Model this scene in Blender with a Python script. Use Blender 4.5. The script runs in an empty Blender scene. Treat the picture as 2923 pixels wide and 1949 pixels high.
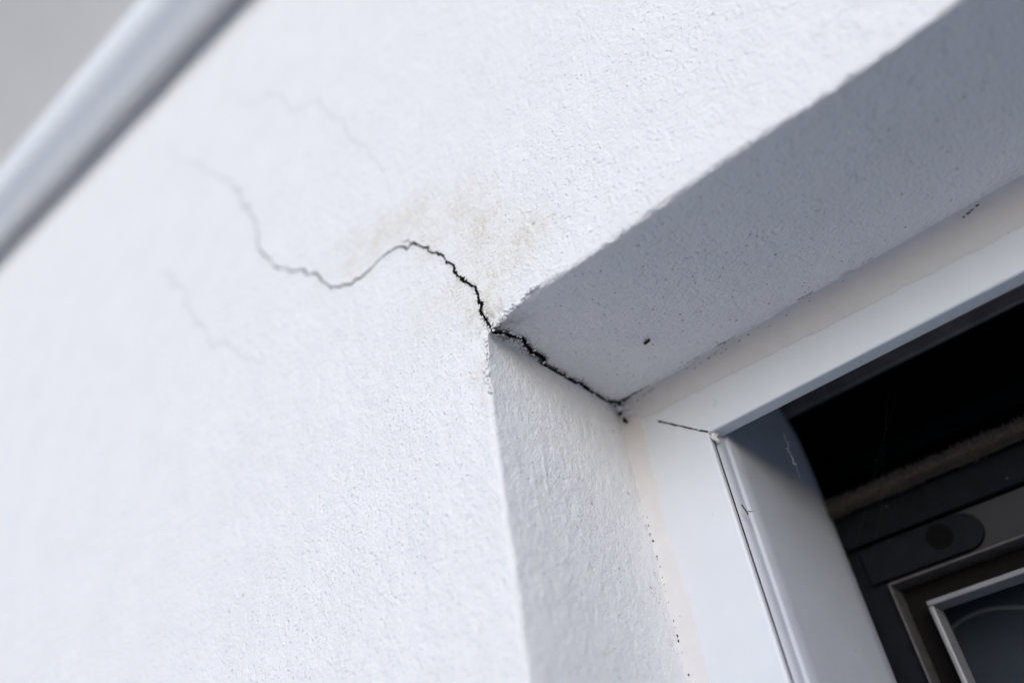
import bpy, bmesh, math, random
import numpy as np
from mathutils import Matrix, Vector

random.seed(7)
rng = np.random.default_rng(11)
scene = bpy.context.scene
COL = scene.collection
R = math.radians

# ------------------------------------------------------------------ camera
# world: wall plane y=0 (outside is -Y), opening corner at the origin, Z up, metres
cam_d = bpy.data.cameras.new('camera')
cam = bpy.data.objects.new('camera', cam_d)
COL.objects.link(cam)
RT = [[0.736571, 0.662989, -0.133825], [-0.48645, 0.38181, -0.785868], [-0.469926, 0.643946, 0.60374]]
m = Matrix.Identity(4)
for i in range(3):
    m[i][0] = RT[0][i]; m[i][1] = -RT[1][i]; m[i][2] = -RT[2][i]
m[0][3], m[1][3], m[2][3] = 0.17048, -0.21265, -0.2154
cam.matrix_world = m
cam_d.sensor_width = 36.0
cam_d.lens = 29.18
cam_d.clip_start = 0.01
cam_d.clip_end = 1000
cam_d.dof.use_dof = True
cam_d.dof.focus_distance = 0.352
cam_d.dof.aperture_fstop = 2.9
scene.camera = cam

# ------------------------------------------------------------------ light
SUN_EL, SUN_AZ = R(17), R(30)          # azimuth from -Y towards +X
sv = Vector((math.cos(SUN_EL)*math.sin(SUN_AZ), -math.cos(SUN_EL)*math.cos(SUN_AZ), math.sin(SUN_EL)))
world = bpy.data.worlds.new('World')
scene.world = world
world.use_nodes = True
wn = world.node_tree
wn.nodes.clear()
sky = wn.nodes.new('ShaderNodeTexSky'); sky.sky_type = 'NISHITA'; sky.sun_disc = False
sky.sun_elevation = SUN_EL; sky.sun_rotation = math.atan2(sv.x, sv.y)
sky.air_density = 1.0; sky.dust_density = 0.6; sky.ozone_density = 2.0
bg = wn.nodes.new('ShaderNodeBackground'); bg.inputs['Strength'].default_value = 0.15
wo = wn.nodes.new('ShaderNodeOutputWorld')
wn.links.new(sky.outputs[0], bg.inputs[0]); wn.links.new(bg.outputs[0], wo.inputs[0])
sun_d = bpy.data.lights.new('sun', 'SUN'); sun_d.energy = 0.95; sun_d.angle = R(32); sun_d.color = (0.98, 0.93, 1.0)
sun = bpy.data.objects.new('sun', sun_d); COL.objects.link(sun)
sun.rotation_euler = sv.to_track_quat('Z', 'Y').to_euler()
sun.location = (0.5, -4, 3)
scene.view_settings.view_transform = 'Standard'
scene.view_settings.look = 'None'
scene.view_settings.exposure = 0.55
scene.view_settings.gamma = 1.0
scene.cycles.use_denoising = True
scene.cycles.max_bounces = 8

# ------------------------------------------------------------------ helpers
def link(o, parent=None):
    COL.objects.link(o)
    if parent: o.parent = parent
    return o

def tag(o, label=None, cat=None, group=None, kind=None):
    for k, v in (('label', label), ('category', cat), ('group', group), ('kind', kind)):
        if v: o[k] = v
    return o

def empty(name, loc=(0, 0, 0)):
    o = bpy.data.objects.new(name, None); o.location = loc; o.empty_display_size = .02
    return link(o)

def mesh_obj(name, verts, faces, mat, parent=None, smooth=True, attrs=None):
    """verts in world coordinates; parent must be unrotated"""
    v = np.asarray(verts, float).reshape(-1, 3)
    if parent is not None:
        v = v - np.array(parent_origin(parent))
    me = bpy.data.meshes.new(name)
    if isinstance(faces, np.ndarray):
        k = faces.shape[1]
        me.vertices.add(len(v)); me.vertices.foreach_set('co', v.astype(np.float32).ravel())
        me.loops.add(faces.size); me.loops.foreach_set('vertex_index', faces.astype(np.int32).ravel())
        me.polygons.add(len(faces))
        me.polygons.foreach_set('loop_start', np.arange(0, faces.size, k, dtype=np.int32))
        me.update(calc_edges=True)
    else:
        me.from_pydata([tuple(p) for p in v], [], [tuple(f) for f in faces]); me.update()
    for an, av in (attrs or {}).items():
        a = me.attributes.new(an, 'FLOAT', 'POINT'); a.data.foreach_set('value', np.asarray(av, np.float32))
    me.validate()
    if smooth: me.polygons.foreach_set('use_smooth', [True]*len(me.polygons))
    me.materials.append(mat)
    o = bpy.data.objects.new(name, me)
    return link(o, parent)

def parent_origin(o):
    p = np.array(o.location)
    while o.parent is not None:
        o = o.parent; p = p + np.array(o.location)
    return p

def grid_faces(nu, nv):
    i = np.arange(nu-1)[:, None]*nv + np.arange(nv-1)[None, :]
    i = i.ravel()
    return np.stack([i, i+1, i+nv+1, i+nv], 1)

def boxes(bl):
    V, F = [], []
    for x0, x1, y0, y1, z0, z1 in bl:
        b = len(V)
        V += [(x0,y0,z0),(x1,y0,z0),(x1,y1,z0),(x0,y1,z0),(x0,y0,z1),(x1,y0,z1),(x1,y1,z1),(x0,y1,z1)]
        F += [tuple(b+k for k in f) for f in ((0,3,2,1),(4,5,6,7),(0,1,5,4),(1,2,6,5),(2,3,7,6),(3,0,4,7))]
    return V, F

def bevel(o, w, seg=2):
    md = o.modifiers.new('bevel', 'BEVEL'); md.width = w; md.segments = seg; md.limit_method = 'ANGLE'
    return o

def tube(path, rad, n=8):
    """closed tube mesh along a polyline; rad scalar or list"""
    P = [Vector(p) for p in path]; V, F = [], []
    rr = rad if hasattr(rad, '__len__') else [rad]*len(P)
    ref = None
    for i, p in enumerate(P):
        t = (P[min(i+1, len(P)-1)] - P[max(i-1, 0)]).normalized()
        if ref is None: ref = t.orthogonal().normalized()
        ref = (ref - t*ref.dot(t)).normalized(); b = t.cross(ref)
        for k in range(n):
            a = 2*math.pi*k/n
            V.append(p + (ref*math.cos(a) + b*math.sin(a))*rr[i])
    for i in range(len(P)-1):
        for k in range(n):
            F.append((i*n+k, i*n+(k+1) % n, (i+1)*n+(k+1) % n, (i+1)*n+k))
    F.append(tuple(range(n-1, -1, -1))); F.append(tuple((len(P)-1)*n+k for k in range(n)))
    return V, F

def join(parts):
    V, F = [], []
    for v, f in parts:
        b = len(V); V += [tuple(p) for p in v]; F += [tuple(b+k for k in q) for q in f]
    return V, F

# value noise -------------------------------------------------------
def _hash(ix, iy, iz, s):
    h = (ix*374761393 + iy*668265263 + iz*2147483647 + s*1274126177) & 0xFFFFFFFF
    h = ((h ^ (h >> 13))*1274126177) & 0xFFFFFFFF
    h = ((h ^ (h >> 16))*2246822519) & 0xFFFFFFFF
    return ((h ^ (h >> 15)) & 0xFFFFFF)/float(0xFFFFFF)

def vnoise(P, scale, s=0):
    Q = P*scale + 1000.37
    I = np.floor(Q).astype(np.int64); f = Q - I; f = f*f*f*(f*(f*6-15)+10)
    out = 0
    for dx in (0, 1):
        wx = f[:, 0] if dx else 1-f[:, 0]
        for dy in (0, 1):
            wy = f[:, 1] if dy else 1-f[:, 1]
            for dz in (0, 1):
                wz = f[:, 2] if dz else 1-f[:, 2]
                out = out + wx*wy*wz*_hash(I[:, 0]+dx, I[:, 1]+dy, I[:, 2]+dz, s)
    return out*2-1

def fbm(P, scale, octaves=3, s=0):
    a, o = 1.0, 0
    for k in range(octaves):
        o = o + a*vnoise(P, scale*2**k, s+17*k); a *= .5
    return o

def seg_dist(P2, poly):
    """distance from 2D points to a polyline"""
    d = np.full(len(P2), 9.0)
    A = np.asarray(poly, float)
    lo, hi = A.min(0)-.03, A.max(0)+.03
    idx = np.where(((P2 > lo) & (P2 < hi)).all(1))[0]
    Q = P2[idx]; best = np.full(len(Q), 9.0)
    for a, b in zip(A[:-1], A[1:]):
        ab = b-a; L = max(ab@ab, 1e-12)
        t = np.clip(((Q-a)@ab)/L, 0, 1)
        best = np.minimum(best, np.hypot(*(Q-(a+t[:, None]*ab)).T))
    d[idx] = best
    return d

# ------------------------------------------------------------------ materials
def new_mat(name):
    mt = bpy.data.materials.new(name); mt.use_nodes = True
    nt = mt.node_tree; nt.nodes.clear()
    out = nt.nodes.new('ShaderNodeOutputMaterial'); pb = nt.nodes.new('ShaderNodeBsdfPrincipled')
    nt.links.new(pb.outputs[0], out.inputs[0])
    return mt, nt, pb

class NT:
    def __init__(s, nt): s.nt = nt
    def n(s, typ, **kw):
        nd = s.nt.nodes.new(typ)
        for k, v in kw.items(): setattr(nd, k, v)
        return nd
    def l(s, a, b): s.nt.links.new(a, b)
    def pos(s):
        return s.n('ShaderNodeNewGeometry').outputs['Position']
    def noise(s, scale, detail=3, rough=.55, vec=None):
        nd = s.n('ShaderNodeTexNoise'); nd.inputs['Scale'].default_value = scale
        nd.inputs['Detail'].default_value = detail; nd.inputs['Roughness'].default_value = rough
        s.l(vec or s.pos(), nd.inputs['Vector']); return nd.outputs['Fac']
    def ramp(s, fac, a, b, ca=(0, 0, 0, 1), cb=(1, 1, 1, 1)):
        nd = s.n('ShaderNodeValToRGB'); e = nd.color_ramp.elements
        e[0].position = a; e[0].color = ca; e[1].position = b; e[1].color = cb
        s.l(fac, nd.inputs[0]); return nd.outputs[0]
    def math(s, op, a, b=None, clamp=False):
        nd = s.n('ShaderNodeMath', operation=op); nd.use_clamp = clamp
        for i, q in enumerate((a, b)):
            if q is None: continue
            if isinstance(q, (int, float)): nd.inputs[i].default_value = q
            else: s.l(q, nd.inputs[i])
        return nd.outputs[0]
    def mix(s, fac, a, b, blend='MIX'):
        nd = s.n('ShaderNodeMix', data_type='RGBA', blend_type=blend)
        if isinstance(fac, (int, float)): nd.inputs[0].default_value = fac
        else: s.l(fac, nd.inputs[0])
        for i, q in ((6, a), (7, b)):
            if isinstance(q, tuple): nd.inputs[i].default_value = q
            else: s.l(q, nd.inputs[i])
        return nd.outputs[2]
    def bump(s, h, strength, dist, prev=None):
        nd = s.n('ShaderNodeBump'); nd.inputs['Strength'].default_value = strength
        nd.inputs['Distance'].default_value = dist; s.l(h, nd.inputs['Height'])
        if prev: s.l(prev, nd.inputs['Normal'])
        return nd.outputs[0]
    def attr(s, name):
        nd = s.n('ShaderNodeAttribute'); nd.attribute_name = name; return nd.outputs['Fac']
    def specks(s, scale, thr, size):
        """sparse round specks: 1 inside"""
        v = s.n('ShaderNodeTexVoronoi'); v.inputs['Scale'].default_value = scale
        s.l(s.pos(), v.inputs['Vector'])
        sep = s.n('ShaderNodeSeparateColor'); s.l(v.outputs['Color'], sep.inputs[0])
        sel = s.math('GREATER_THAN', sep.outputs[0], thr)
        sz = s.math('MULTIPLY', sep.outputs[1], size)
        ins = s.math('LESS_THAN', v.outputs['Distance'], sz)
        return s.math('MULTIPLY', sel, ins)

def plaster(name, col, fine, grain, pits, speck_amt, speck_col=(.17, .13, .10, 1), gs=560):
    mt, nt, pb = new_mat(name); k = NT(nt)
    big = k.ramp(k.noise(28, 4), .3, .7)
    c = k.mix(big, tuple(q*.96 for q in col)+(1,), col+(1,))
    # yellowish weathering and black dirt from the mesh attributes
    grn = k.math('ADD', .25, k.ramp(k.noise(520, 3, .65), .38, .62))
    c = k.mix(k.math('MULTIPLY', k.math('MULTIPLY', k.attr('stain'), 1.2), grn, True), c, (.67, .615, .52, 1))
    sp = k.specks(700, .95, .42)
    c = k.mix(k.math('MULTIPLY', sp, speck_amt), c, speck_col)
    sp2 = k.specks(190, .975, .16)
    c = k.mix(k.math('MULTIPLY', sp2, min(1, speck_amt*1.3)), c, (.12, .08, .06, 1))
    d = k.attr('dirt')
    c = k.mix(k.math('MULTIPLY', d, 1.0, True), c, (.055, .045, .035, 1))
    g = k.math('ADD', k.attr('grime'), k.math('MULTIPLY', k.math('SUBTRACT', k.noise(900, 4, .65), .5), 1.5))
    c = k.mix(k.math('MULTIPLY', k.ramp(g, .42, .78), .92), c, (.030, .024, .018, 1))
    nt.links.new(c, pb.inputs['Base Color'])
    pb.inputs['Roughness'].default_value = .92
    pb.inputs['Specular IOR Level'].default_value = .12
    b = k.bump(k.noise(110, 2), .5, fine*1.6)
    b = k.bump(k.noise(gs, 1.5, .45), .7, fine, b)
    b = k.bump(k.noise(1700, 2, .5), .6, grain, b)
    # scattered little pits
    v = k.n('ShaderNodeTexVoronoi'); v.inputs['Scale'].default_value = 520; k.l(k.pos(), v.inputs['Vector'])
    sep = k.n('ShaderNodeSeparateColor'); k.l(v.outputs['Color'], sep.inputs[0])
    pit = k.math('MULTIPLY', k.math('SUBTRACT', 1.0, k.ramp(v.outputs['Distance'], .05, .42)), k.math('GREATER_THAN', sep.outputs[2], .62))
    b = k.bump(k.math('SUBTRACT', 1.0, pit), .8, pits, b)
    nt.links.new(b, pb.inputs['Normal'])
    return mt

M = {}
M['facade'] = plaster('white_render', (.80, .80, .80), .00092, .00020, .00046, .30, (.42, .36, .30, 1), 600)
M['soffit'] = plaster('soffit_render', (.855, .85, .86), .0016, .0005, .0004, .6, (.17, .13, .10, 1), 640)
M['reveal'] = plaster('reveal_render', (.80, .81, .83), .00055, .00016, .00030, .35, (.17, .13, .10, 1), 900)

def simple(name, col, rough=.5, spec=.5, metal=0, var=0, vscale=60, bumpd=0, bscale=400, speck=0, speck_scale=260):
    mt, nt, pb = new_mat(name); k = NT(nt)
    c = col+(1,)
    if var:
        c = k.mix(k.ramp(k.noise(vscale, 4), .35, .7), tuple(q*(1-var) for q in col)+(1,), c)
    if speck:
        c = k.mix(k.math('MULTIPLY', k.specks(speck_scale, .94, .16), speck), c, (.16, .13, .11, 1))
    if isinstance(c, tuple): pb.inputs['Base Color'].default_value = c
    else: nt.links.new(c, pb.inputs['Base Color'])
    pb.inputs['Roughness'].default_value = rough
    pb.inputs['Specular IOR Level'].default_value = spec
    pb.inputs['Metallic'].default_value = metal
    if bumpd:
        nt.links.new(k.bump(k.noise(bscale, 3), .6, bumpd), pb.inputs['Normal'])
    return mt

M['frame'] = simple('white_window_paint', (.64, .675, .715), .42, .4, var=.03, vscale=40, bumpd=.00004, bscale=900, speck=.7)
M['guide'] = simple('grey_white_guide', (.48, .51, .565), .5, .25, var=.05, vscale=60, speck=.5, speck_scale=200)
def caulk_mat():
    mt, nt, pb = new_mat('old_sealant'); k = NT(nt)
    c = k.mix(k.ramp(k.noise(120, 4), .35, .7), (.60, .597, .61, 1), (.635, .632, .642, 1))
    c = k.mix(k.math('MULTIPLY', k.attr('stain'), k.math('ADD', .55, k.math('MULTIPLY', k.noise(140, 3), .6)), True), c, (.52, .475, .43, 1))
    c = k.mix(k.math('MULTIPLY', k.specks(480, .95, .2), .7), c, (.16, .12, .09, 1))
    g = k.math('ADD', k.attr('grime'), k.math('MULTIPLY', k.math('SUBTRACT', k.noise(700, 4, .65), .5), 1.5))
    c = k.mix(k.math('MULTIPLY', k.ramp(g, .45, .75), .9), c, (.04, .030, .02, 1))
    nt.links.new(c, pb.inputs['Base Color'])
    pb.inputs['Roughness'].default_value = .6; pb.inputs['Specular IOR Level'].default_value = .3
    nt.links.new(k.bump(k.noise(220, 3), .6, .0003), pb.inputs['Normal'])
    return mt
M['caulk'] = caulk_mat()
M['pipe'] = simple('pale_glossy_pipe_paint', (.93, .935, .945), .24, .8, var=.02)
M['eave'] = simple('painted_eave_board', (.70, .695, .69), .8, .2, var=.04, vscale=8)
M['crack'] = simple('crack_shadow', (.012, .011, .010), 1.0, 0, var=.5, vscale=900)
M['hair'] = simple('hairline_crack_dust', (.04, .04, .042), 1.0, 0)
M['hair_faint'] = simple('faint_crack_dust', (.46, .46, .47), 1.0, 0)
M['gap'] = simple('dirty_gap', (.02, .02, .019), .9, .1, var=.6, vscale=700)
M['black'] = simple('black_void', (.003, .003, .0035), .9, .1)
M['plate'] = simple('dusty_dark_plate', (.22, .20, .205), .7, .3, var=.3, vscale=80)
M['brush'] = simple('brown_brush_pile', (.078, .068, .065), .95, .1, var=.4, vscale=500)
M['sash'] = simple('blue_black_paint', (.006, .008, .012), .6, .10, var=.35, vscale=120, bumpd=.0004, bscale=260, speck=.5, speck_scale=180)
M['rail'] = simple('grey_rail_paint', (.034, .035, .039), .6, .15, var=.1)
M['bead'] = simple('grey_glazing_bead', (.20, .20, .215), .4, .5, var=.15, vscale=100)
M['rubber'] = simple('black_gasket', (.007, .0062, .006), .8, .08)
M['dead'] = simple('dry_brown_debris', (.07, .04, .025), .8, .2, var=.4, vscale=800)
M['web'] = simple('dusty_cobweb', (.20, .195, .19), .9, .1)
M['thread'] = simple('dim_spider_silk', (.10, .10, .10), .9, .1)
M['fibre'] = simple('grey_fibre', (.40, .40, .42), .9, .1)
M['blob'] = simple('dried_sealant_blob', (.72, .69, .66), .6, .3, var=.12, vscale=500, bumpd=.0005, bscale=500)
M['cord'] = simple('grey_cord', (.10, .09, .088), .8, .2)
M['room'] = simple('dark_room_surface', (.03, .03, .033), .9, .1)
M['ground'] = simple('pale_paving', (.54, .53, .53), .9, .2, var=.15, vscale=3)

def glass_mat():
    mt, nt, pb = new_mat('window_glass')
    pb.inputs['Base Color'].default_value = (.85, .9, .92, 1)
    pb.inputs['Transmission Weight'].default_value = 1
    pb.inputs['Roughness'].default_value = .02
    pb.inputs['IOR'].default_value = 1.1
    return mt
M['glass'] = glass_mat()

def weave_mat():
    mt, nt, pb = new_mat('woven_blind_fabric'); k = NT(nt)
    mp = k.n('ShaderNodeMapping'); mp.inputs['Rotation'].default_value = (0, R(8), 0); k.l(k.pos(), mp.inputs['Vector'])
    w1 = k.n('ShaderNodeTexWave', wave_type='BANDS', bands_direction='X'); w1.inputs['Scale'].default_value = 260
    w2 = k.n('ShaderNodeTexWave', wave_type='BANDS', bands_direction='Z'); w2.inputs['Scale'].default_value = 260
    k.l(mp.outputs[0], w1.inputs['Vector']); k.l(mp.outputs[0], w2.inputs['Vector'])
    f = k.math('MULTIPLY', w1.outputs['Fac'], w2.outputs['Fac'])
    nt.links.new(k.mix(f, (.018, .021, .030, 1), (.032, .037, .050, 1)), pb.inputs['Base Color'])
    pb.inputs['Roughness'].default_value = .9
    return mt
M['weave'] = weave_mat()

# ------------------------------------------------------------------ measured lines on the wall
CRACK_FACADE = [(-0.34628, 0.43449), (-0.31501, 0.39883), (-0.29369, 0.37148), (-0.26345, 0.33681), (-0.23569, 0.30274), (-0.22153, 0.28586), (-0.21014, 0.27231), (-0.20108, 0.25733), (-0.19888, 0.24665), (-0.19215, 0.23078), (-0.18597, 0.21827), (-0.17725, 0.20722), (-0.17548, 0.19786), (-0.17138, 0.18689), (-0.17245, 0.18007), (-0.1667, 0.16976), (-0.15966, 0.1587), (-0.15284, 0.14731), (-0.14561, 0.13932), (-0.137, 0.13176), (-0.13033, 0.12632), (-0.12549, 0.1235), (-0.11983, 0.11619), (-0.10831, 0.10737), (-0.10679, 0.10314), (-0.10237, 0.09694), (-0.09777, 0.09009), (-0.09243, 0.08676), (-0.08687, 0.08577), (-0.0808, 0.08154), (-0.07606, 0.0821), (-0.0681, 0.08116), (-0.06281, 0.08205), (-0.05884, 0.08329), (-0.0537, 0.08304), (-0.04863, 0.08256), (-0.04138, 0.07911), (-0.03431, 0.07574), (-0.02989, 0.0716), (-0.02452, 0.06641), (-0.02275, 0.0612), (-0.01657, 0.05551), (-0.01436, 0.05065), (-0.01026, 0.04396), (-0.00848, 0.037), (-0.00547, 0.03183), (-0.00127, 0.02492), (0.00157, 0.02004), (0.00176, 0.01688), (0.00152, 0.01401), (0.00311, 0.01143), (0.00202, 0.00954), (0.00242, 0.00705), (0.00328, 0.00502), (0.00342, 0.00346), (0.00404, 0.00124), (0.0045, -0.0030)]
CRACK_BRANCH = [(-0.04165, 0.08343), (-0.03751, 0.08108), (-0.03365, 0.07639), (-0.02989, 0.0716)]
CRACK_SOFFIT = [(0.0040, -0.0010), (0.0040, 0.0030), (0.00385, 0.00514), (0.00497, 0.00728), (0.00546, 0.0097), (0.0053, 0.01243), (0.00625, 0.01437), (0.00672, 0.01644), (0.00726, 0.01824), (0.00652, 0.02105), (0.00537, 0.02415), (0.00438, 0.02752), (0.0044, 0.03068), (0.00421, 0.0332), (0.00452, 0.0356), (0.00244, 0.03817), (0.00125, 0.03899), (0.0010, 0.04104), (0.0009, 0.04411), (0.0011, 0.04642), (0.0012, 0.04894), (0.0010, 0.05206), (0.0008, 0.05547), (0.0009, 0.05807), (0.00153, 0.0594), (0.00153, 0.06294), (0.00195, 0.06586), (0.00181, 0.07018), (0.0009, 0.07342), (0.0008, 0.07659), (0.0008, 0.08091), (0.0009, 0.08412), (0.0010, 0.08837), (0.00205, 0.09218), (0.00326, 0.0955), (0.00362, 0.0975)]
HAIR_UPPER = [(-0.21974, 0.37314), (-0.18703, 0.34122), (-0.14903, 0.30483), (-0.11548, 0.2727), (-0.10813, 0.26247), (-0.09757, 0.24116), (-0.08438, 0.22133), (-0.07985, 0.20623), (-0.07545, 0.19407), (-0.06384, 0.17783), (-0.06214, 0.16654), (-0.05619, 0.15536), (-0.05007, 0.14011), (-0.04855, 0.13195), (-0.04467, 0.12002)]
HAIR_LOWER = [(-0.30534, 0.25334), (-0.29403, 0.24106), (-0.26224, 0.20472), (-0.24955, 0.1774), (-0.23243, 0.15139), (-0.22496, 0.13877), (-0.20643, 0.11965), (-0.19234, 0.10736), (-0.18092, 0.09169), (-0.16871, 0.08577), (-0.15668, 0.07643)]
ARRIS_X = [(-.02, -.002), (0, -.0026), (0.0075, -.0030), (0.0120, -0.0027), (0.0155, -0.0026), (0.0190, -0.0011), (0.02265, -0.0006), (0.02775, 0.0009), (0.03308, 0.0010), (0.04463, -0.00024), (0.05743, -0.00085), (0.06821, -0.00092), (0.08871, 0.00011), (0.10795, 0.00071), (0.12211, -0.00019), (0.13586, -0.00035), (0.15514, -0.00108), (0.17216, -0.00065), (0.18783, -0.00119), (0.20304, -0.00078), (0.3, 0), (2, 0)]
ARRIS_Z = [(-3, 0), (-.2, -.0008), (-.139, -.00085), (-.11781, -.00083), (-.10071, -.0005), (-.08637, -.00021), (-.06895, 0), (-.05357, .0003), (-.0423, .0002), (-.03167, .00103), (-.02208, .00139), (-.01468, .00185), (-.008, .003), (0, .004), (.02, .004)]

GROUND_Z = -2.15
EAVE_Z = 0.86
WIN_W, WIN_H = 1.2, 1.35
D = 0.1015            # depth of the frame face behind the wall face
ER = 0.0022           # arris radius

# ------------------------------------------------------------------ surface relief
def coords(lo, hi, dense_lo, dense_hi, step, edges=(), grow=1.12, mx=.08):
    c = list(np.arange(dense_lo, dense_hi+step*.5, step))
    s = step; q = c[-1]
    while q < hi:
        s = min(s*grow, mx); q += s; c.append(q)
    c[-1] = max(hi, c[-2]+1e-4); s = step; q = c[0]
    while q > lo:
        s = min(s*grow, mx); q -= s; c.insert(0, q)
    c[0] = lo
    c = np.array(c)
    for e in edges:
        c = c[np.abs(c-e) > .0031]
        c = np.concatenate([c, e+np.linspace(-.003, .003, 13)])
    return np.unique(np.round(np.clip(c, lo, hi), 6))

def relief(P):
    """vector displacement shared by all plaster faces"""
    out = np.zeros_like(P)
    for a in range(3):
        out[:, a] = (.00050*vnoise(P, 22, 5+a) + .00018*vnoise(P, 95, 31+a)
                     + .00016*vnoise(P, 330, 57+a) + .00018*vnoise(P, 720, 83+a))
    return out

def arc(d, r):
    """rounded arris: distance from the edge -> (offset along the face, offset inwards)"""
    th = (math.pi/4)*np.clip(1-d/r, 0, 1)
    return np.where(d < r, r-r*np.sin(th) - d, 0), r-r*np.cos(th)

def interp(tab, q):
    a = np.array(tab); return np.interp(q, a[:, 0], a[:, 1])

wall = empty('house_wall', (0, 0, GROUND_Z))
tag(wall, 'white rough rendered house wall with a branching black crack at the window corner', 'wall', kind='thing')

XS = coords(-3.0, 2.6, -.17, .26, .0008, edges=(0.0,))
XS = np.unique(np.concatenate([XS, [WIN_W]]))
ZS = coords(GROUND_Z, EAVE_Z, -.17, .24, .0008, edges=(0.0,))
ZS = np.unique(np.concatenate([ZS, [-WIN_H]]))
YS = np.unique(np.concatenate([np.linspace(0, .003, 7), np.arange(.0038, .1075, .0008)]))

smooth_near = lambda dist, w: 1-np.exp(-(dist/w)**2)

# facade
X, Z = np.meshgrid(XS, ZS, indexing='ij'); nx, nz = X.shape
P = np.stack([X.ravel(), np.zeros(X.size), Z.ravel()], 1)
x, z = P[:, 0], P[:, 2]
XZ = P[:, [0, 2]]
dC = np.minimum(seg_dist(XZ, CRACK_FACADE), seg_dist(XZ, CRACK_BRANCH))
dH = np.minimum(seg_dist(XZ, HAIR_UPPER), seg_dist(XZ, HAIR_LOWER))
dd = dC
def facade_shape(P, damp):
    x, z = P[:, 0], P[:, 2]
    ox = np.maximum(np.maximum(-x, x-WIN_W), 0); oz = np.maximum(np.maximum(z, -WIN_H-z), 0)
    d = np.hypot(ox, oz)
    sl, inw = arc(d, ER)
    S = P + relief(P)*damp[:, None]
    top = (x >= 0) & (z >= 0); lef = (z <= 0) & (x <= 0)
    S[:, 1] += inw
    S[:, 2] += np.where(top, sl, 0); S[:, 0] -= np.where(lef, sl, 0)
    S[:, 2] += np.where(z > -.0001, interp(ARRIS_X, x)*np.exp(-np.maximum(z, 0)/.006), interp(ARRIS_X, x)*np.exp(z/.003))*np.exp(-(np.minimum(x, 0)/.003)**2)
    S[:, 0] += np.where(x < .0001, interp(ARRIS_Z, z)*np.exp(np.minimum(x, 0)/.006), interp(ARRIS_Z, z)*np.exp(-x/.003))*np.exp(-(np.maximum(z, 0)/.003)**2)
    # broken, set-back plaster at the corner and a swollen lip along the crack
    S[:, 1] += .0010*np.exp(-((x-.008)**2+(z-.000)**2)/(2*.005**2))*(1+.9*fbm(P, 330, 3, 810))
    ed = np.exp(-d/.0022)
    S[:, 2] += np.where(top, ed*.0009*fbm(np.stack([x, x*0, x*0], 1), 240, 4, 820), 0)
    S[:, 0] += np.where(lef, ed*.0006*fbm(np.stack([z*0, z*0, z], 1), 190, 4, 830), 0)
    return S
damp = .25+.75*smooth_near(dd, .0022)
V = facade_shape(P, damp)
nearc = np.exp(-(dC/.006)**2)
V[:, 1] -= .00022*nearc*(1+.6*vnoise(P, 160, 301))*(1-np.exp(-(dC/.002)**2))*np.exp(-np.hypot(x, z)/.06)
F = grid_faces(nx, nz)
cx = (X[:-1, :-1]+X[1:, 1:]).ravel()/2; cz = (Z[:-1, :-1]+Z[1:, 1:]).ravel()/2
F = F[~((cx > 0) & (cx < WIN_W) & (cz < 0) & (cz > -WIN_H))]
# facing -Y
F = F[:, ::-1] if False else F
n1 = fbm(P, 45, 4, 400); n2 = fbm(P, 260, 3, 420)
st = np.zeros(len(P))
for sx, sz, r, a in ((-.001, .073, .013, .8), (.010, .050, .012, .75), (-.017, .070, .012, .7), (-.033, .092, .012, .55),
                     (-.080, .103, .013, .5), (-.060, .097, .011, .45), (-.100, .102, .009, .35), (.017, .030, .012, .6), (.030, .032, .010, .5), (.004, .040, .013, .6),
                     (-.007, .028, .012, .5), (-.027, .033, .012, .35), (.003, .011, .009, .6), (-.003, -.02, .004, .5), (-.003, -.035, .003, .3)):
    st = np.maximum(st, a*np.exp(-((x-sx)**2+(z-sz)**2)/(2*r*r)))
stain = np.clip(st*(.8+.7*n1)*(.85+.5*n2), 0, 1)*1.15
dirt = .55*np.exp(-dC/.0009)*np.clip(.5+.9*n2, 0, 1)*np.clip(1-np.hypot(x, z)/.13, 0, 1)
cornerdirt = .75*np.exp(-((x-.004)**2+(z-.002)**2)/(2*.006**2))*np.clip(.25+1.0*n2, 0, 1)
dirt = np.clip(np.maximum(dirt, cornerdirt), 0, 1)
edge_w = np.exp(-np.abs(np.minimum(np.maximum(x, -.05), 0))/.004)*(z < 0)*np.exp(z/.035)
dirt = np.maximum(dirt, .35*edge_w*np.clip(n2, 0, 1))
rC = np.hypot(x-.003, z)
grime = .50*np.exp(-dC/.0016)*np.exp(-rC/.07) + .30*np.exp(-rC/.007) + .16*np.exp(-rC/.03) \
    + .20*((x > 0) & (z >= 0))*np.exp(-z/.0016)*(.5+.7*n1)*np.exp(-x/.18) + .16*(z < 0)*np.exp(x.clip(-1, 0)/.0022)*np.exp(z/.05)
used = np.zeros(len(P), bool); used[F.ravel()] = True
remap = np.cumsum(used)-1
mesh_obj('facade', V[used], remap[F], M['facade'], wall, attrs={'stain': stain[used], 'dirt': dirt[used]*.5, 'grime': np.clip(grime, 0, 1)[used]})

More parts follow.
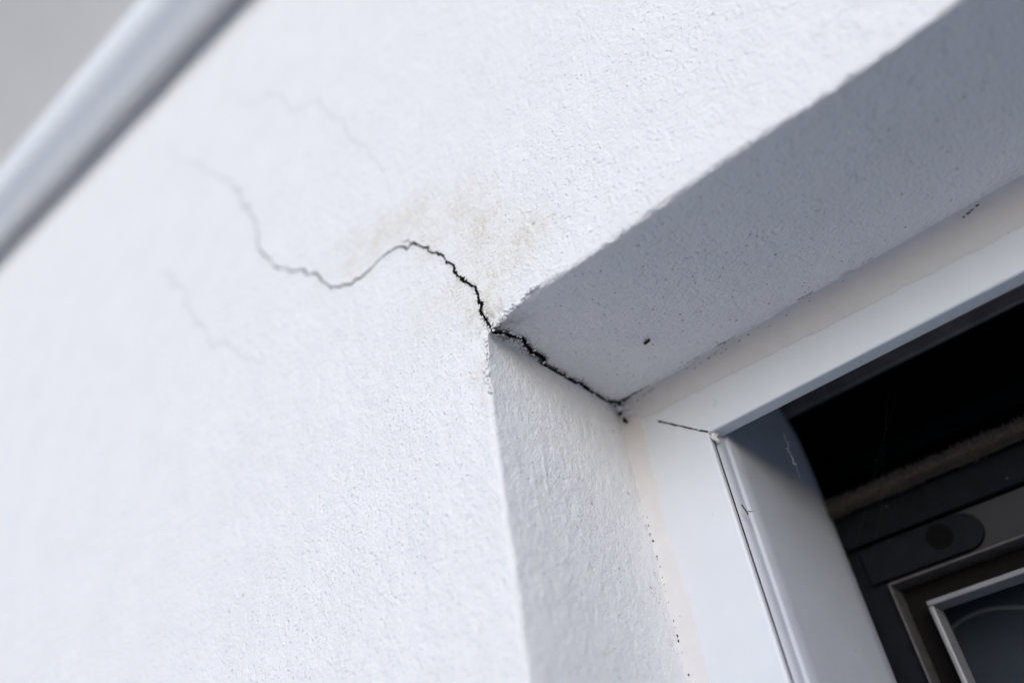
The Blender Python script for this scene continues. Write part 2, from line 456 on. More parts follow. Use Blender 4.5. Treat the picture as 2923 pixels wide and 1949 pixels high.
# soffit of the opening
xs = np.concatenate([np.arange(-.0048, 0, .0008), XS[(XS >= 0) & (XS <= WIN_W)], [WIN_W+.003]])
X2, Y2 = np.meshgrid(xs, YS, indexing='ij')
P = np.stack([X2.ravel(), Y2.ravel(), np.zeros(X2.size)], 1)
def soffit_shape(P, damp):
    x, y = P[:, 0], P[:, 1]
    sl, inw = arc(y, ER)
    S = P + relief(P)*damp[:, None]*np.array([1, 1, 1.])
    S[:, 1] += sl; S[:, 2] += inw
    S[:, 2] += interp(ARRIS_X, x)*np.exp(-y/.005)
    S[:, 1] += .0010*np.exp(-((x-.008)**2)/(2*.005**2))*np.exp(-y/.003)*(1+.9*fbm(P, 330, 3, 810))
    S[:, 2] += np.exp(-y/.0022)*.0009*fbm(np.stack([x, x*0, x*0], 1), 240, 4, 820)
    # slab between crack and reveal hangs a little lower, rounded into the reveal
    S[:, 2] -= .0012*np.exp(-np.maximum(x, 0)/.004)
    return S
dS = seg_dist(P[:, :2], CRACK_SOFFIT)
damp = (.25+.75*smooth_near(dS, .002))*.8
V = soffit_shape(P, damp)
n1 = fbm(P, 60, 4, 500); n2 = fbm(P, 300, 3, 520)
x, y = P[:, 0], P[:, 1]
dirt = .95*np.exp(-dS/.0010)*np.clip(.75+.8*n2, 0, 1) + .20*np.exp(-dS/.0045)*np.clip(.6+.8*n1, 0, 1)
dirt += .42*np.exp(-((x-.012)**2+(y-.006)**2)/(2*.006**2))*np.clip(.6+.8*n2, 0, 1.2)
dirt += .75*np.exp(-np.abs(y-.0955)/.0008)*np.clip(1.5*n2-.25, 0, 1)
dirt += .22*np.exp(-np.maximum(x, 0)/.0035)*np.clip(.5+.6*n1, 0, 1)*(y < .04)
stain = .28*np.exp(-np.abs(y-.1)/.006)*np.clip(.6+.6*n1, 0, 1) + .35*np.exp(-y/.004)*np.clip(n1, 0, 1) \
    + .30*np.exp(-(np.maximum(x, 0))/.006)
ee = np.abs(y-.0975)
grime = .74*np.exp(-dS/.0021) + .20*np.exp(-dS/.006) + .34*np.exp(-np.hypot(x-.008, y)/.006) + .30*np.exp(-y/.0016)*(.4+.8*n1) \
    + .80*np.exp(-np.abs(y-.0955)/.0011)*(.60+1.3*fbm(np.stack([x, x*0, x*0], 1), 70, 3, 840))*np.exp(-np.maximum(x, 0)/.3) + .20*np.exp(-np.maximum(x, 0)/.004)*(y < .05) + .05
mesh_obj('soffit', V, grid_faces(len(xs), len(YS))[:, ::-1], M['soffit'], wall, attrs={'stain': np.clip(stain, 0, 1), 'dirt': np.clip(dirt*.7, 0, 1), 'grime': np.clip(grime, 0, 1)})

# left and right reveals, sill slope of the opening
zs = np.concatenate([[-WIN_H-.003], ZS[(ZS >= -WIN_H) & (ZS <= 0)], np.arange(.0008, .0049, .0008)])
Y2, Z2 = np.meshgrid(YS, zs, indexing='ij')
P = np.stack([np.zeros(Y2.size), Y2.ravel(), Z2.ravel()], 1)
def reveal_shape(P, damp):
    y, z = P[:, 1], P[:, 2]
    sl, inw = arc(y, ER)
    S = P + relief(P)*damp[:, None]
    S[:, 1] += sl; S[:, 0] -= inw
    S[:, 0] += interp(ARRIS_Z, z)*np.exp(-y/.008)
    S[:, 0] += np.exp(-y/.0022)*.0006*fbm(np.stack([z*0, z*0, z], 1), 190, 4, 830)
    S[:, 0] += .0010*np.exp(np.minimum(z, 0)/.004)
        # two trowel scratches
    for (ys, z0, z1) in ((.020, -.060, -.083), (.028, -.048, -.068)):
        S[:, 0] += .0003*np.exp(-((y-ys)/.0007)**2)*(1/(1+np.exp(-(z0-z)/.0015)))*(1/(1+np.exp(-(z-z1)/.0015)))
    return S
V = reveal_shape(P, np.full(len(P), 1.0))
y, z = P[:, 1], P[:, 2]
n1 = fbm(P, 60, 4, 600); n2 = fbm(P, 300, 3, 620)
dirt = .45*np.exp(-np.abs(y-.0985)/.0007)*np.clip(1.9*n2-.75, 0, 1)*(z < -.055)
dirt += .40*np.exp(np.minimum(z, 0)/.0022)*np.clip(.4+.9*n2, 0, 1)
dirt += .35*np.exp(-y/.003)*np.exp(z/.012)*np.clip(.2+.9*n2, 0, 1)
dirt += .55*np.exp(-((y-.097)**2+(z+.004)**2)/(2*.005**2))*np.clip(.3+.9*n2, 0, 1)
stain = .22*np.exp(-np.abs(y-.1)/.012)*np.exp(z/.05) + .35*np.exp(z/.012)*(.7+.4*n1) + .4*np.exp(-y/.0025)*np.clip(n1+.2, 0, 1)*np.exp(z/.05)
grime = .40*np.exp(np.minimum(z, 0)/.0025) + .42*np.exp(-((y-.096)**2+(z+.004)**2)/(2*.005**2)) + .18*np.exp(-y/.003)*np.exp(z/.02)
att = {'stain': np.clip(stain, 0, 1), 'dirt': np.clip(dirt*.6, 0, 1), 'grime': np.clip(grime, 0, 1)}
mesh_obj('reveal', V, grid_faces(len(YS), len(zs)), M['reveal'], wall, attrs=att)
V2 = V.copy(); V2[:, 0] = WIN_W - V[:, 0]
zero = {'stain': stain*0, 'dirt': dirt*0, 'grime': dirt*0}
mesh_obj('reveal', V2, grid_faces(len(YS), len(zs))[:, ::-1], M['reveal'], wall, attrs=zero)
bl = boxes([(-.0, WIN_W, -.03, .11, -WIN_H-.05, -WIN_H+.004)])
mesh_obj('window_ledge', bl[0], bl[1], M['facade'], wall, smooth=False)

# ------------------------------------------------------------------ cracks
def jitter(poly, levels, amp, seed):
    r = np.random.default_rng(seed); A = [np.array(p, float) for p in poly]
    for L in range(levels):
        B = [A[0]]
        for a, b in zip(A[:-1], A[1:]):
            d = b-a; L0 = np.hypot(*d); n = np.array([-d[1], d[0]])/max(L0, 1e-9)
            if L0 > .0004: B.append((a+b)/2 + n*r.normal(0, amp)*L0)
            B.append(b)
        A = B
    return np.array(A)

def ribbon(poly, widths, to3d, seed, ragged=.45):
    """a V-shaped strip with ragged edges that follows the surface; widths in metres per point"""
    r = np.random.default_rng(seed); n = len(poly)
    t = np.gradient(poly, axis=0); t /= np.maximum(np.hypot(t[:, 0], t[:, 1])[:, None], 1e-9)
    nn = np.stack([-t[:, 1], t[:, 0]], 1)
    wl = widths*.5*(1+ragged*r.normal(0, 1, n)).clip(.15, 2.2); wr = widths*.5*(1+ragged*r.normal(0, 1, n)).clip(.15, 2.2)
    L = to3d(poly+nn*wl[:, None]); Rr = to3d(poly-nn*wr[:, None])
    V = np.concatenate([L, Rr]); i = np.arange(n-1)
    return V, np.stack([i, i+1, n+i+1, n+i], 1)

OFF = .00028
def on_facade(q, dmp=.25):
    P = np.stack([q[:, 0], np.zeros(len(q)), q[:, 1]], 1)
    S = facade_shape(P, np.full(len(P), dmp)); S[:, 1] -= OFF; return S
def on_soffit(q):
    P = np.stack([q[:, 0], np.maximum(q[:, 1], 0), np.zeros(len(q))], 1)
    S = soffit_shape(P, np.full(len(P), .2)); S[:, 2] -= OFF; return S

cf = jitter(CRACK_FACADE, 3, .10, 3)
s = np.linspace(0, 1, len(cf)); dist0 = np.hypot(cf[:, 0], cf[:, 1])
w = np.interp(dist0, [0, .02, .05, .08, .11, .14, .2, .35, .6], [.0015, .0014, .00115, .00075, .00080, .00095, .0009, .00035, .00008])
w *= 1+.25*np.sin(np.arange(len(cf))*.37)+.15*np.sin(np.arange(len(cf))*.11+1)
near = dist0 < .165
k0 = int(np.argmax(near))
p1 = ribbon(cf[k0:], w[k0:], on_facade, 5)
p2 = ribbon(jitter(CRACK_BRANCH, 3, .12, 8), np.linspace(.0002, .0006, len(jitter(CRACK_BRANCH, 3, .12, 8))), on_facade, 6)
cs = jitter(CRACK_SOFFIT, 3, .10, 4)
ws = np.interp(cs[:, 1], [0, .01, .02, .035, .04, .06, .08, .0975], [.0014, .0010, .0014, .0014, .0010, .0015, .0016, .0013])
p3 = ribbon(cs, ws, on_soffit, 9)
dl = jitter([(.0036, .0970), (.0060, .0962), (.0085, .0958), (.0110, .0957), (.0150, .0955), (.0190, .0956), (.0215, .0953)], 3, .12, 14)
dw = np.interp(dl[:, 0], [.0036, .008, .010, .0105, .013, .0135, .017, .0175, .0215], [.0007, .0006, .0005, .0001, .0001, .0005, .0005, .00012, .0006])
p4 = ribbon(dl, dw, on_soffit, 15, .6)
V, F = join([(p[0].tolist(), p[1].tolist()) for p in (p1, p2, p3, p4)])
c = mesh_obj('crack', V, F, M['crack'], wall, smooth=False)
c['label'] = 'jagged black crack running from the wall into the window corner'
V, F = ribbon(cf[:k0+1], w[:k0+1]*.9, on_facade, 12, .3)
c = mesh_obj('hairline_crack', V, F, M['hair'], wall, smooth=False); c['label'] = 'thin grey end of the main crack'
for poly, wd, mt, sd, lb in ((HAIR_UPPER, .00036, 'hair_faint', 21, 'faint upper hairline crack'), (HAIR_LOWER, .00036, 'hair_faint', 22, 'faint lower hairline crack')):
    q = jitter(poly, 3, .10, sd)
    V, F = ribbon(q, np.full(len(q), wd)*np.interp(np.linspace(0, 1, len(q)), [0, .4, .75, 1], [1.3, 1.2, .8, .25]), lambda q_: on_facade(q_, 1.0), sd, .35)
    c = mesh_obj('hairline_crack', V, F, M[mt], wall, smooth=False); c['label'] = lb

# plaster crumbs standing up along the lips of the crack near the corner
def lump(c, r, seed, sq=(1, 1, 1), sub=3, amp=.35, sc=None):
    bm = bmesh.new(); bmesh.ops.create_icosphere(bm, subdivisions=sub, radius=1)
    P = np.array([v.co for v in bm.verts]); F = [[v.index for v in f.verts] for f in bm.faces]; bm.free()
    P = P*(1+amp*fbm(P, sc or 1.4, 3, seed))[:, None]
    return (P*r*np.array(sq)+np.array(c)).tolist(), F
q_ = np.random.default_rng(77); L = []
near_f = cf[(np.hypot(cf[:, 0], cf[:, 1]) < .075)]
for i in range(70):
    p = near_f[q_.integers(len(near_f))]; a = q_.choice([-1, 1])*q_.uniform(.0010, .0020); b = q_.uniform(-.0006, .0006)
    c3 = on_facade(np.array([[p[0]+a, p[1]+b]]))[0]
    L.append(lump(c3+np.array([0, OFF*.6, 0]), q_.uniform(.0003, .0007), 200+i, (1, .6, 1), 2, .5))
for i in range(70):
    p = cs[q_.integers(len(cs))]; a = q_.choice([-1, 1])*q_.uniform(.0007, .0017)
    if p[1] < .001 or p[0]+a < .0002: continue
    c3 = on_soffit(np.array([[p[0]+a, p[1]]]))[0]
    L.append(lump(c3+np.array([0, 0, OFF*.6]), q_.uniform(.0003, .0008), 300+i, (1, 1, .6), 2, .5))
for i in range(45):
    x_ = q_.uniform(.0075, .032); z_ = abs(q_.normal(.0006, .0009))
    c3 = on_facade(np.array([[x_, z_]]))[0]
    L.append(lump(c3+np.array([0, OFF, 0]), q_.uniform(.0005, .0011), 400+i, (1.1, .8, .8), 2, .5))
for i in range(40):
    z_ = -q_.uniform(.0055, .032); x_ = -abs(q_.normal(.0005, .0008))
    c3 = on_facade(np.array([[x_, z_]]))[0]
    L.append(lump(c3+np.array([0, OFF, 0]), q_.uniform(.0004, .0010), 500+i, (.8, .8, 1.1), 2, .5))
V, F = join(L)
mesh_obj('plaster_crumbs', V, F, M['facade'], wall)['label'] = 'broken plaster crumbs along the crack and chipped corner'

# ------------------------------------------------------------------ ground and eave
mesh_obj('ground', [(-400, -400, GROUND_Z), (400, -400, GROUND_Z), (400, 400, GROUND_Z), (-400, 400, GROUND_Z)], [(0, 1, 2, 3)], M['ground'], smooth=False)['kind'] = 'structure'
pf = [(0.0, .79), (-.26, 1.02), (-.42, 1.02), (-.42, 1.16), (.4, 1.16), (.4, 1.13), (0.0, 1.13)]
V = [(-3.0, a, b) for a, b in pf]+[(2.6, a, b) for a, b in pf]; n = len(pf)
F = [(i, (i+1) % n, n+(i+1) % n, n+i) for i in range(n)]+[tuple(range(n))[::-1], tuple(range(n, 2*n))]
ev = bevel(mesh_obj('roof_eave', V, F, M['eave'], smooth=False), .002)
tag(ev, 'pale grey sloping underside of the roof overhang above the pipe', 'eave', kind='thing')

# ------------------------------------------------------------------ pipe
pa, pb_ = Vector((-0.6958, -.0345, 0.6150)), Vector((-0.2734, -.0345, 0.5601))
pd = (pb_-pa)
path = [pa - pd*4.6, pa, pb_, pb_ + pd*3.6]
V, F = tube(path, .0282, 96)
pp = mesh_obj('drain_pipe', V, F, M['pipe'], smooth=True)
tag(pp, 'smooth pale glossy pipe running along the wall under the eave', 'pipe')

# ------------------------------------------------------------------ window
win = empty('window', (0, D, -WIN_H))
tag(win, 'white framed window with dark sash set back in the plastered opening', 'window', kind='thing')
WX, WZ = .0402, .0343
def mitred(name, prof, side, mat):
    """prof: list of (u, y), u = 0 at the outer edge, 1 at the inner edge of the frame face"""
    A = []
    for end in (0, 1):
        for u, yy in prof:
            if side == 'head':
                A.append((u*WX if end == 0 else WIN_W-u*WX, yy, -u*WZ))
            elif side == 'foot':
                A.append((u*WX if end == 0 else WIN_W-u*WX, yy, -WIN_H+u*WZ))
            elif side == 'left':
                A.append((u*WX, yy, -u*WZ if end == 0 else -WIN_H+u*WZ))
            else:
                A.append((WIN_W-u*WX, yy, -u*WZ if end == 0 else -WIN_H+u*WZ))
    n = len(prof); F = []
    for k in range(n):
        F.append((k, (k+1) % n, n+(k+1) % n, n+k))
    F.append(tuple(range(n))); F.append(tuple(range(2*n-1, n-1, -1)))
    bm = bmesh.new(); vs = [bm.verts.new(p) for p in A]
    for f in F: bm.faces.new([vs[q] for q in f])
    bmesh.ops.recalc_face_normals(bm, faces=bm.faces)
    me_v = [v.co.copy() for v in bm.verts]; bm.verts.index_update()
    fs = [[v.index for v in f.verts] for f in bm.faces]; bm.free()
    o = mesh_obj(name, me_v, fs, mat, win, smooth=False)
    return o
def lip(depth, r=.0013):
    pr = [(-.35, depth), (-.35, D)]
    for a in np.linspace(0, 90, 6):
        pr.append((1 - (r/WX)*(1-math.sin(R(a))), D + r*(1-math.cos(R(a)))))
    pr += [(1.0, depth)]
    return pr
def shade_smooth(o, ang=35):
    me = o.data
    me.polygons.foreach_set('use_smooth', [True]*len(me.polygons))
    me.set_sharp_from_angle(angle=R(ang)); return o
shade_smooth(mitred('frame_head', lip(D+.0085), 'head', M['frame']))
shade_smooth(mitred('frame_jamb', lip(D+.0030), 'left', M['frame']))
shade_smooth(mitred('frame_jamb', lip(D+.0030), 'right', M['frame']))
shade_smooth(mitred('frame_foot', lip(D+.0100), 'foot', M['frame']))

# open mitre joint, dark with dirt
a, b = np.array([.0178, -.0162]), np.array([.0398, -.0338])
tt = np.linspace(0, 1, 40); q = a+(b-a)*tt[:, None]
q[-6:, 0] += np.linspace(0, .0006, 6)
V, F = ribbon(q, .00078*(1+.25*np.sin(tt*23)), lambda s: np.stack([s[:, 0], np.full(len(s), D-.00012), s[:, 1]], 1), 40, .35)
mesh_obj('mitre_gap', V, F, M['gap'], win, smooth=False)

# shutter guide channel inside the jamb: bead, flat face, cut-back rear edge
gp = [(.030, .0042), (.0394, .0042), (.0402, .0044), (.0412, .0051), (.0419, .0063), (.0422, .0078), (.0423, .0094), (.0424, .0098), (.0436, .0101), (.0440, .0106)]
zz = np.concatenate([np.linspace(.055, .0, 12), np.linspace(-.003, -.03, 10), np.linspace(-.04, -WIN_H+.02, 24)])
V = []; nprof = len(gp)+14
for zc in zz:
    ye = np.interp(zc, [-.03, -.012, 0, .008, .014, .03], [.2105, .2095, .2075, .203, .1965, .188])
    for gx, gy in gp: V.append((gx, D+gy, zc))
    for t in np.linspace(0, 1, 11)[1:]:
        V.append((.0440+.0012*t, D+.0106+(ye-D-.0106)*t, zc))
    V.append((.0448, ye+.0008, zc)); V.append((.0440, ye+.0010, zc)); V.append((.030, ye+.0010, zc)); V.append((.030, D+.05, zc))
V = np.array(V)
nz_, npf = len(zz), len(V)//len(zz)
gc = mesh_obj('guide_channel', V, grid_faces(nz_, npf), M['guide'], win)
shade_smooth(gc, 40)
Vr = V.copy(); Vr[:, 0] = WIN_W-Vr[:, 0]
shade_smooth(mesh_obj('guide_channel', Vr, grid_faces(nz_, npf)[:, ::-1], M['guide'], win), 40)

bl = boxes([(.020, .04025, D+.0031, D+.0045, -WIN_H+.03, -.030)])
mesh_obj('joint_line', bl[0], bl[1], M['gap'], win, smooth=False)
# sealant along head and jamb
def sealant(n, fn, name='sealant'):
    pass
xs_ = np.arange(-.004, .32, .0009); xs_ = np.concatenate([xs_, np.linspace(.33, WIN_W, 30)])
ts = np.linspace(0, 1, 16)
Xq = np.repeat(xs_, len(ts)); Tq = np.tile(ts, len(xs_))
Pn = np.stack([Xq, np.zeros_like(Xq), np.zeros_like(Xq)], 1)
wd = np.interp(xs_, [0, .02, .037, .075, .126, .187, .3], [.010, .0125, .0130, .0146, .0163, .0180, .0185])
wd = np.repeat(wd, len(ts))*(1+.05*vnoise(Pn, 90, 700)+.03*vnoise(Pn, 300, 701))
Vq = np.stack([Xq, .0962 + (D-.0004-.0962)*Tq**.8 + np.where(Tq > .94, (Tq-.94)*.016, 0), .0012 - (wd+.0012)*Tq], 1)
Pq = Vq.copy()
Vq[:, 1] += .00012*fbm(Pq, 180, 3, 720)*np.sin(np.pi*Tq)
V1, F1 = Vq, grid_faces(len(xs_), len(ts))[:, ::-1]
Tq0 = Tq
zs_ = np.concatenate([np.arange(.004, -.22, -.0009), np.linspace(-.23, -WIN_H, 30)])
Zq = np.repeat(zs_, len(ts)); Tq = np.tile(ts, len(zs_))
Pn = np.stack([np.zeros_like(Zq), np.zeros_like(Zq), Zq], 1)
wd = np.interp(-zs_, [0, .02, .04, .073, .105, .13, .25], [.0120, .0105, .0092, .0080, .0100, .0090, .0085])
wd = np.repeat(wd, len(ts))*(1+.06*vnoise(Pn, 90, 710)+.03*vnoise(Pn, 300, 711))
Vz = np.stack([-.0012 + (wd+.0012)*Tq, .0985 + (D-.0004-.0985)*Tq**.8 + np.where(Tq > .94, (Tq-.94)*.016, 0), Zq], 1)
Vz[:, 1] += .00012*fbm(Vz, 180, 3, 730)*np.sin(np.pi*Tq)
Vh, Fh = V1, F1
sta_h = .42*(1-.55*Tq0)+.25*np.exp(-Xq/.02); gri_h = .55*np.exp(-np.abs(Tq0-.09)/.05)*(.6+.9*fbm(np.stack([Xq, Xq*0, Xq*0], 1), 60, 3, 850))+.10*np.exp(-Xq/.03)
sta_v = .34*np.exp(Zq/.035)+.05; gri_v = .85*np.exp(-np.abs(Tq-.13)/.05)*np.clip(fbm(np.stack([Zq*0, Zq*0, Zq], 1), 120, 3, 860)*1.3, 0, 1)*(Zq < -.03)+.34*np.exp(-((Zq+.006)/.006)**2)*(1-.5*Tq)
V, F = join([(Vh.tolist(), Fh.tolist()), (Vz.tolist(), grid_faces(len(zs_), len(ts)).tolist())])
sl = mesh_obj('sealant', V, np.array(F), M['caulk'], win, attrs={'stain': np.concatenate([sta_h, sta_v]).clip(0, 1), 'grime': np.concatenate([gri_h, gri_v]).clip(0, 1)})
sl['label'] = 'smeared beige sealant joint along the frame'

def lump(c, r, seed, sq=(1, 1, 1), sub=3, amp=.35, sc=None):
    bm = bmesh.new(); bmesh.ops.create_icosphere(bm, subdivisions=sub, radius=1)
    P = np.array([v.co for v in bm.verts]); F = [[v.index for v in f.verts] for f in bm.faces]; bm.free()
    P = P*(1+amp*fbm(P, sc or 1.4, 3, seed))[:, None]
    return (P*r*np.array(sq)+np.array(c)).tolist(), F
V, F = join([lump((.0416, D+.0015, -.0365), .0014, 1, (.9, 1, 1.5)), lump((.0421, D+.004, -.0350), .0010, 2, (1, 1.4, .8)), lump((.0425, D+.0022, -.0385), .0009, 3, (.9, 1, 1.2))])
mesh_obj('sealant_blob', V, F, M['blob'], win)
V, F = join([lump((.0020, .0975, -.0022), .0018, 11, (1.2, 1, .9)), lump((.0050, .0985, -.0030), .0017, 12, (1.2, .8, .8)), lump((.0062, .0992, -.0060), .0014, 13, (1, .6, 1.2))])
mesh_obj('sealant_lump', V, F, M['caulk'], win)
V, F = join([lump((.0024, .0985, -.0085), .0011, 14, (.75, .6, 1.2), amp=.6), lump((.0032, .0987, -.0100), .0007, 15, (.9, .6, 1.0), amp=.6), lump((.0014, .0975, -.0050), .0009, 16, (.8, .6, 1.0), amp=.6)])
mesh_obj('sealant_hole', V, F, M['gap'], win)

# dirt caught in the joint between plaster and sealant
VS = [(.0007, -.056, .22), (.0009, -.0599, .25), (.0006, -.0637, .35), (.0003, -.0678, .55), (.0008, -.0711, .5), (.0009, -.0784, .35), (.0006, -.0795, .3), (.0010, -.0833, .3), (.0009, -.088, .28), (.0008, -.0912, .32), (.0007, -.0943, .4), (.0009, -.0990, .22), (.0010, -.107, .35), (.0009, -.1097, .25), (.0010, -.1132, .4), (.0009, -.1152, .45), (.0012, -.1200, .25), (.0016, -.1289, .35)]
HS = [(.0098, .45), (.0125, .3), (.0165, .35), (.0200, .5), (.0218, .3), (.0418, .3), (.0455, .35), (.0489, .3), (.0537, .4), (.0571, .45), (.0582, .4), (.0600, .25), (.0627, .35), (.0700, .5), (.0747, .35), (.0802, .3), (.0851, .3), (.0936, .25), (.1050, .25), (.1210, .3), (.1554, .3), (.1717, .4), (.1737, .55), (.1754, .6), (.1777, .5), (.1876, .3)]
L = [lump((x_, .0991, z_), r_*.0008*(.6+.8*((i*37) % 10)/10), 60+i, (.8, .5, 1.0+((i*53) % 10)/7), 2, .7) for i, (x_, z_, r_) in enumerate(VS)]
L += [lump((x_, .0973, -.0012-.0005*((i*29) % 5)), r_*.0008*(.6+.8*((i*37) % 10)/10), 90+i, (1.1+((i*53) % 10)/7, .5, .8), 2, .5) for i, (x_, r_) in enumerate(HS)]
V, F = join(L)
mesh_obj('joint_dirt', V, F, M['dead'], win)['kind'] = 'stuff'

# shutter slot above the sash: dusty back plate and the black box
bl = boxes([(.02, WIN_W-.02, .214, .217, .0163, .075)])
bevel(mesh_obj('slot_plate', bl[0], bl[1], M['plate'], win, smooth=False), .001)
bl = boxes([(.0, WIN_W, D+.0105, .216, .078, .082), (.0, WIN_W, D+.0105, D+.0125, -.02, .077),
            (.0, .027, .10+.014, .42, -WIN_H, .14), (WIN_W-.027, WIN_W, .10+.014, .42, -WIN_H, .14),
            (.0275, WIN_W-.0275, .30, .31, -.038, .135), (.0275, WIN_W-.0275, .218, .30, .125, .135), (.0275, WIN_W-.0275, .224, .30, -.042, -.0385)])
mesh_obj('shutter_box', bl[0], bl[1], M['black'], win, smooth=False)
bl = boxes([(.03, WIN_W-.03, .2600, .2660, -.012, .0)])
bevel(mesh_obj('shutter_slat', bl[0], bl[1], M['sash'], win, smooth=False), .002)

# sash
SY = .2150
bl = boxes([(.030, WIN_W-.030, SY, SY+.03, -.0662, -.0490),                       # upper rail
            (.030, .0575, SY+.002, SY+.03, -WIN_H+.03, -.0672),                    # stile
            (WIN_W-.0575, WIN_W-.030, SY+.002, SY+.03, -WIN_H+.03, -.0672),
            (.0576, WIN_W-.0576, SY+.004, SY+.03, -WIN_H+.03, -WIN_H+.07)])
sash = bevel(mesh_obj('sash', bl[0], bl[1], M['sash'], win, smooth=False), .0012)
sash['label'] = 'dirty blue-black sash frame'
bl = boxes([(.0576, WIN_W-.0576, SY+.0025, SY+.028, -.0884, -.0674)])
rl = bevel(mesh_obj('rail', bl[0], bl[1], M['rail'], sash, smooth=False), .0008); rl['label'] = 'plain grey lower rail of the sash'
# dark pill-shaped latch plate with a screw hole
def pill(x0, x1, z0, z1, y0, y1, n=14):
    r = (z1-z0)/2*.98; pts = [(x0, z0), (x1-r, z0)]
    for a in np.linspace(-90, 90, n)[1:-1]: pts.append((x1-r+r*math.cos(R(a)), (z0+z1)/2+r*math.sin(R(a))))
    pts += [(x1-r, z1), (x0, z1)]
    V = [(p[0], y0, p[1]) for p in pts]+[(p[0], y1, p[1]) for p in pts]; k = len(pts)
    F = [tuple(range(k)), tuple(range(2*k-1, k-1, -1))]+[(i, k+i, k+(i+1) % k, (i+1) % k) for i in range(k)]
    return V, F
V, F = pill(.0505, .1085, -.0868, -.0690, SY-.0012, SY+.0024)
lp = bevel(mesh_obj('latch_plate', V, F, M['sash'], sash, smooth=False), .0006); lp['label'] = 'dark round-ended plate with a hole'
ring = []
for rr_, yy in ((.0062, SY-.00125), (.0056, SY-.00145), (.0038, SY-.00145), (.0034, SY-.00124), (.0033, SY-.00126)):
    ring.append([(.0893+rr_*math.cos(2*math.pi*k/32), yy, -.0765+rr_*math.sin(2*math.pi*k/32)) for k in range(32)])
V = sum(ring, []); F = []
for i in range(len(ring)-1):
    for k in range(32): F.append((i*32+k, i*32+(k+1) % 32, (i+1)*32+(k+1) % 32, (i+1)*32+k))
F.append(tuple(4*32+k for k in range(32)))
mesh_obj('screw_hole', V, F, M['black'], sash, smooth=False)
# glazing beads: thin outer edge, dark rebate, pale inner edge
def ring_frame(x0, z0, w, y0, y1):
    x1, z1 = WIN_W-x0, -WIN_H+.07
    return boxes([(x0, x1, y0, y1, z0-w, z0), (x0, x0+w, y0, y1, z1, z0-w-.00005), (x1-w, x1, y0, y1, z1, z0-w-.00005)])
V, F = ring_frame(.0578, -.0886, .0013, SY-.002, SY+.016)
o = bevel(mesh_obj('gasket_lip', V, F, simple('dusty_grey_edge', (.10, .092, .094), .6, .2, var=.4, vscale=150), sash, smooth=False), .0005)
V, F = ring_frame(.0592, -.0900, .0115, SY+.012, SY+.016)
mesh_obj('gasket', V, F, M['rubber'], sash, smooth=False)
V, F = ring_frame(.0708, -.1016, .0026, SY-.001, SY+.014)
bevel(mesh_obj('glazing_bead', V, F, M['bead'], sash, smooth=False), .0008)
bl = boxes([(.0725, WIN_W-.0725, SY+.0145, SY+.0185, -WIN_H+.06, -.1030)])
mesh_obj('pane', bl[0], bl[1], M['glass'], sash, smooth=False)

# brush seal above the sash
r = np.random.default_rng(5)
V, F = boxes([(.030, WIN_W-.03, .2095, .2145, -.0485, -.0415)]); V = list(V); F = list(F)
NB = 9000
bx = np.concatenate([r.uniform(.032, .26, NB*4//5), r.uniform(.26, WIN_W-.03, NB//5)])
for q in bx:
    up = r.random() < .35
    y0 = r.uniform(.2070, .2120); z0 = (-.0425 if up else -.0470)+r.uniform(-.001, .001)
    L = (r.uniform(.0008, .0022) if up else r.uniform(.0018, .0045))*(1+.2*math.sin(q*170))
    dx = r.normal(0, .0006); wv = r.uniform(.00012, .00028); b = len(V)
    V += [(q-wv, y0, z0), (q+wv, y0, z0), (q+dx, y0-r.uniform(.000, .0025), z0+(L if up else -L))]; F.append((b, b+1, b+2))
mesh_obj('brush_seal', V, F, M['brush'], win, smooth=False)['label'] = 'fuzzy brown brush strip above the sash'

# ------------------------------------------------------------------ room behind the glass
bl = boxes([(-.6, 1.8, 1.6, 1.62, GROUND_Z, .8), (-.62, -.6, .03, 1.6, GROUND_Z, .8), (1.8, 1.82, .03, 1.6, GROUND_Z, .8), (-.6, 1.8, .03, 1.6, .8, .82)])
mesh_obj('interior_room', bl[0], bl[1], M['room'], smooth=False)['kind'] = 'structure'
V, F = [], []
bw = [(.06, WIN_W-.06)]
xs_ = np.linspace(.055, WIN_W-.055, 60); zs_ = np.linspace(-.07, -WIN_H+.06, 12)
Vb = [(a_, .262+.0008*math.sin(a_*40), b_) for a_ in xs_ for b_ in zs_] + [(a_, .2632+.0008*math.sin(a_*40), b_) for a_ in xs_ for b_ in zs_]
g = grid_faces(60, 12); nb = 60*12
bd = mesh_obj('roller_blind', Vb, np.concatenate([g, g[:, ::-1]+nb]), M['weave'])
tag(bd, 'dark blue-grey woven blind seen through the window glass', 'blind')
cp = [(.0610, .246, -.1180), (.0655, .246, -.1120), (.0698, .246, -.1088), (.0757, .246, -.1068), (.0845, .246, -.1058), (.0930, .246, -.1066), (.105, .246, -.1105), (.120, .246, -.117), (.15, .247, -.135), (.18, .249, -.170), (.19, .250, -.230)]
def smooth_path(P, n=4):
    P = [np.array(p, float) for p in P]
    for _ in range(n):
        Q = [P[0]]
        for a, b in zip(P[:-1], P[1:]): Q += [a*.75+b*.25, a*.25+b*.75]
        Q.append(P[-1]); P = Q
    return P
V, F = tube(smooth_path(cp, 3), .0009, 8)
tag(mesh_obj('blind_cord', V, F, M['cord']), 'curved thin cord behind the dark window glass', 'cord')

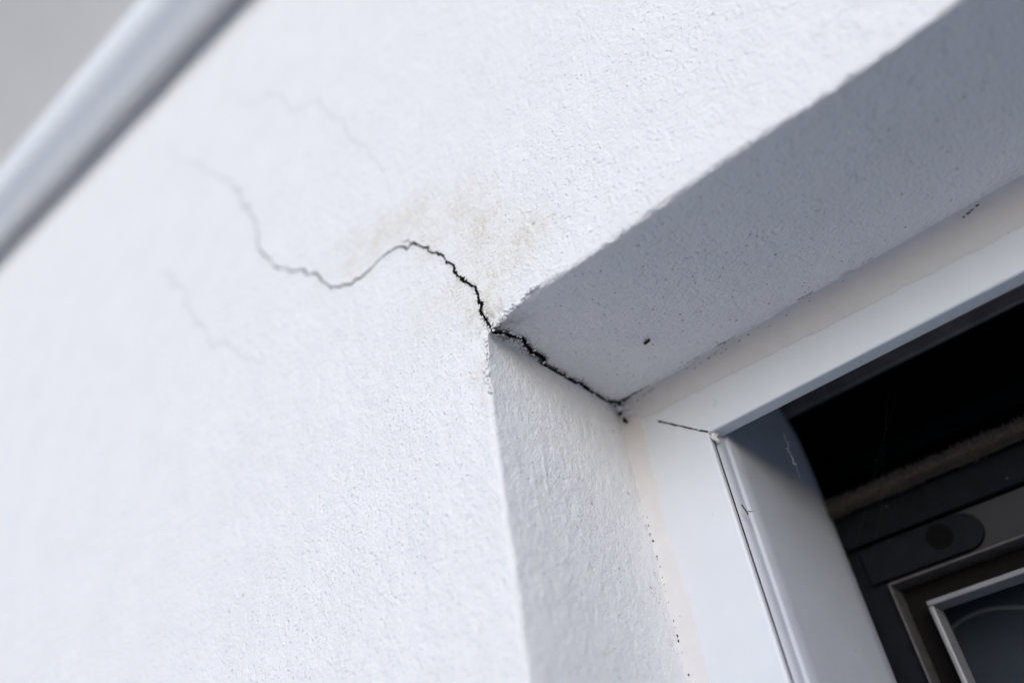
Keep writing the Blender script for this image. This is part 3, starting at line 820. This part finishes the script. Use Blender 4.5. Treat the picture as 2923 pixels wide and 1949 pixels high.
# ------------------------------------------------------------------ small things
V, F = join([lump((.0410, .0647, -.0009), .0011, 31, (1.5, .75, .6), amp=.3), lump((.0424, .0642, -.0010), .0008, 32, (1.1, .9, .6), amp=.3)])
tag(mesh_obj('insect_dropping', V, F, M['dead']), 'small dark brown speck stuck on the grey soffit', 'debris')
lf = [(.0452, .0990, -.0716), (.0462, .1000, -.0724), (.0470, .1012, -.0733), (.0466, .1021, -.0743), (.0458, .1027, -.0752)]
V, F = tube(smooth_path([(.0447, y_+.002, z_-.0004) for _, y_, z_ in lf], 2), np.interp(np.linspace(0, 1, 17), [0, .3, .7, 1], [.00012, .0003, .0006, .0002]).tolist()[:len(smooth_path(lf, 2))] if False else .0003, 6)
V2_, F2_ = tube(smooth_path([(.0452, .1040, -.0742), (.0460, .1046, -.0748), (.0470, .1043, -.0752)], 2), .00018, 6)
V, F = join([(V, F), (V2_, F2_)])
tag(mesh_obj('dry_leaf_scrap', V, F, M['dead']), 'tiny curled brown scrap clinging to the grey shutter guide', 'debris')
# cobweb strand hanging under the frame head
r = np.random.default_rng(9)
def strand(P, rad, wob, seed, n=3):
    q = np.random.default_rng(seed); P = smooth_path(P, n)
    return tube([p+q.normal(0, wob, 3) for p in P], rad, 5)
wb = [strand([(.0640, .128, -.0370), (.0636, .128, -.0405), (.0642, .128, -.0430), (.0630, .128, -.0455)], .00010, .00018, 1),
      strand([(.0628, .128, -.0440), (.0634, .128, -.0470), (.0637, .128, -.0505), (.0628, .128, -.0525), (.0640, .128, -.0530)], .00022, .00020, 2),
      strand([(.0636, .128, -.0515), (.0637, .128, -.0560), (.0634, .128, -.0600)], .00007, .00010, 3),
      strand([(.0630, .128, -.0600), (.0626, .129, -.0720), (.0620, .130, -.0860)], .000014, .00003, 4),
      strand([(.0635, .128, -.0430), (.0648, .128, -.0415), (.0652, .128, -.0421)], .00007, .00008, 5)]
V, F = join(wb)
tag(mesh_obj('cobweb', V, F, M['web']), 'pale dusty cobweb strand hanging below the frame edge', 'cobweb')
wb = [strand([(.1150, .150, -.0300), (.0960, .165, -.0400), (.0800, .180, -.0520), (.0500, .2085, -.0700)], .00002, .00003, 6),
      strand([(.1090, .150, -.0290), (.0900, .170, -.0480), (.0800, .185, -.0600), (.0540, .209, -.0800)], .00002, .00003, 7),
      lump((.0985, .163, -.0390), .00022, 8, sub=1), lump((.0862, .172, -.0470), .0002, 9, sub=1)]
V, F = join(wb)
tag(mesh_obj('spider_thread', V, F, M['thread']), 'hair-thin spider threads crossing the black slot above the sash', 'cobweb')
hp = [(.0474, D-.0002, -.0205), (.0482, D-.0006, -.0212), (.0489, D-.0006, -.0224), (.0484, D-.0006, -.0236), (.0472, D-.0006, -.0237), (.0466, D-.0002, -.0228)]
V, F = tube(smooth_path(hp, 2), .00007, 5)
tag(mesh_obj('fibre', V, F, M['fibre']), 'tiny curled grey fibre stuck to the white frame head', 'fibre')
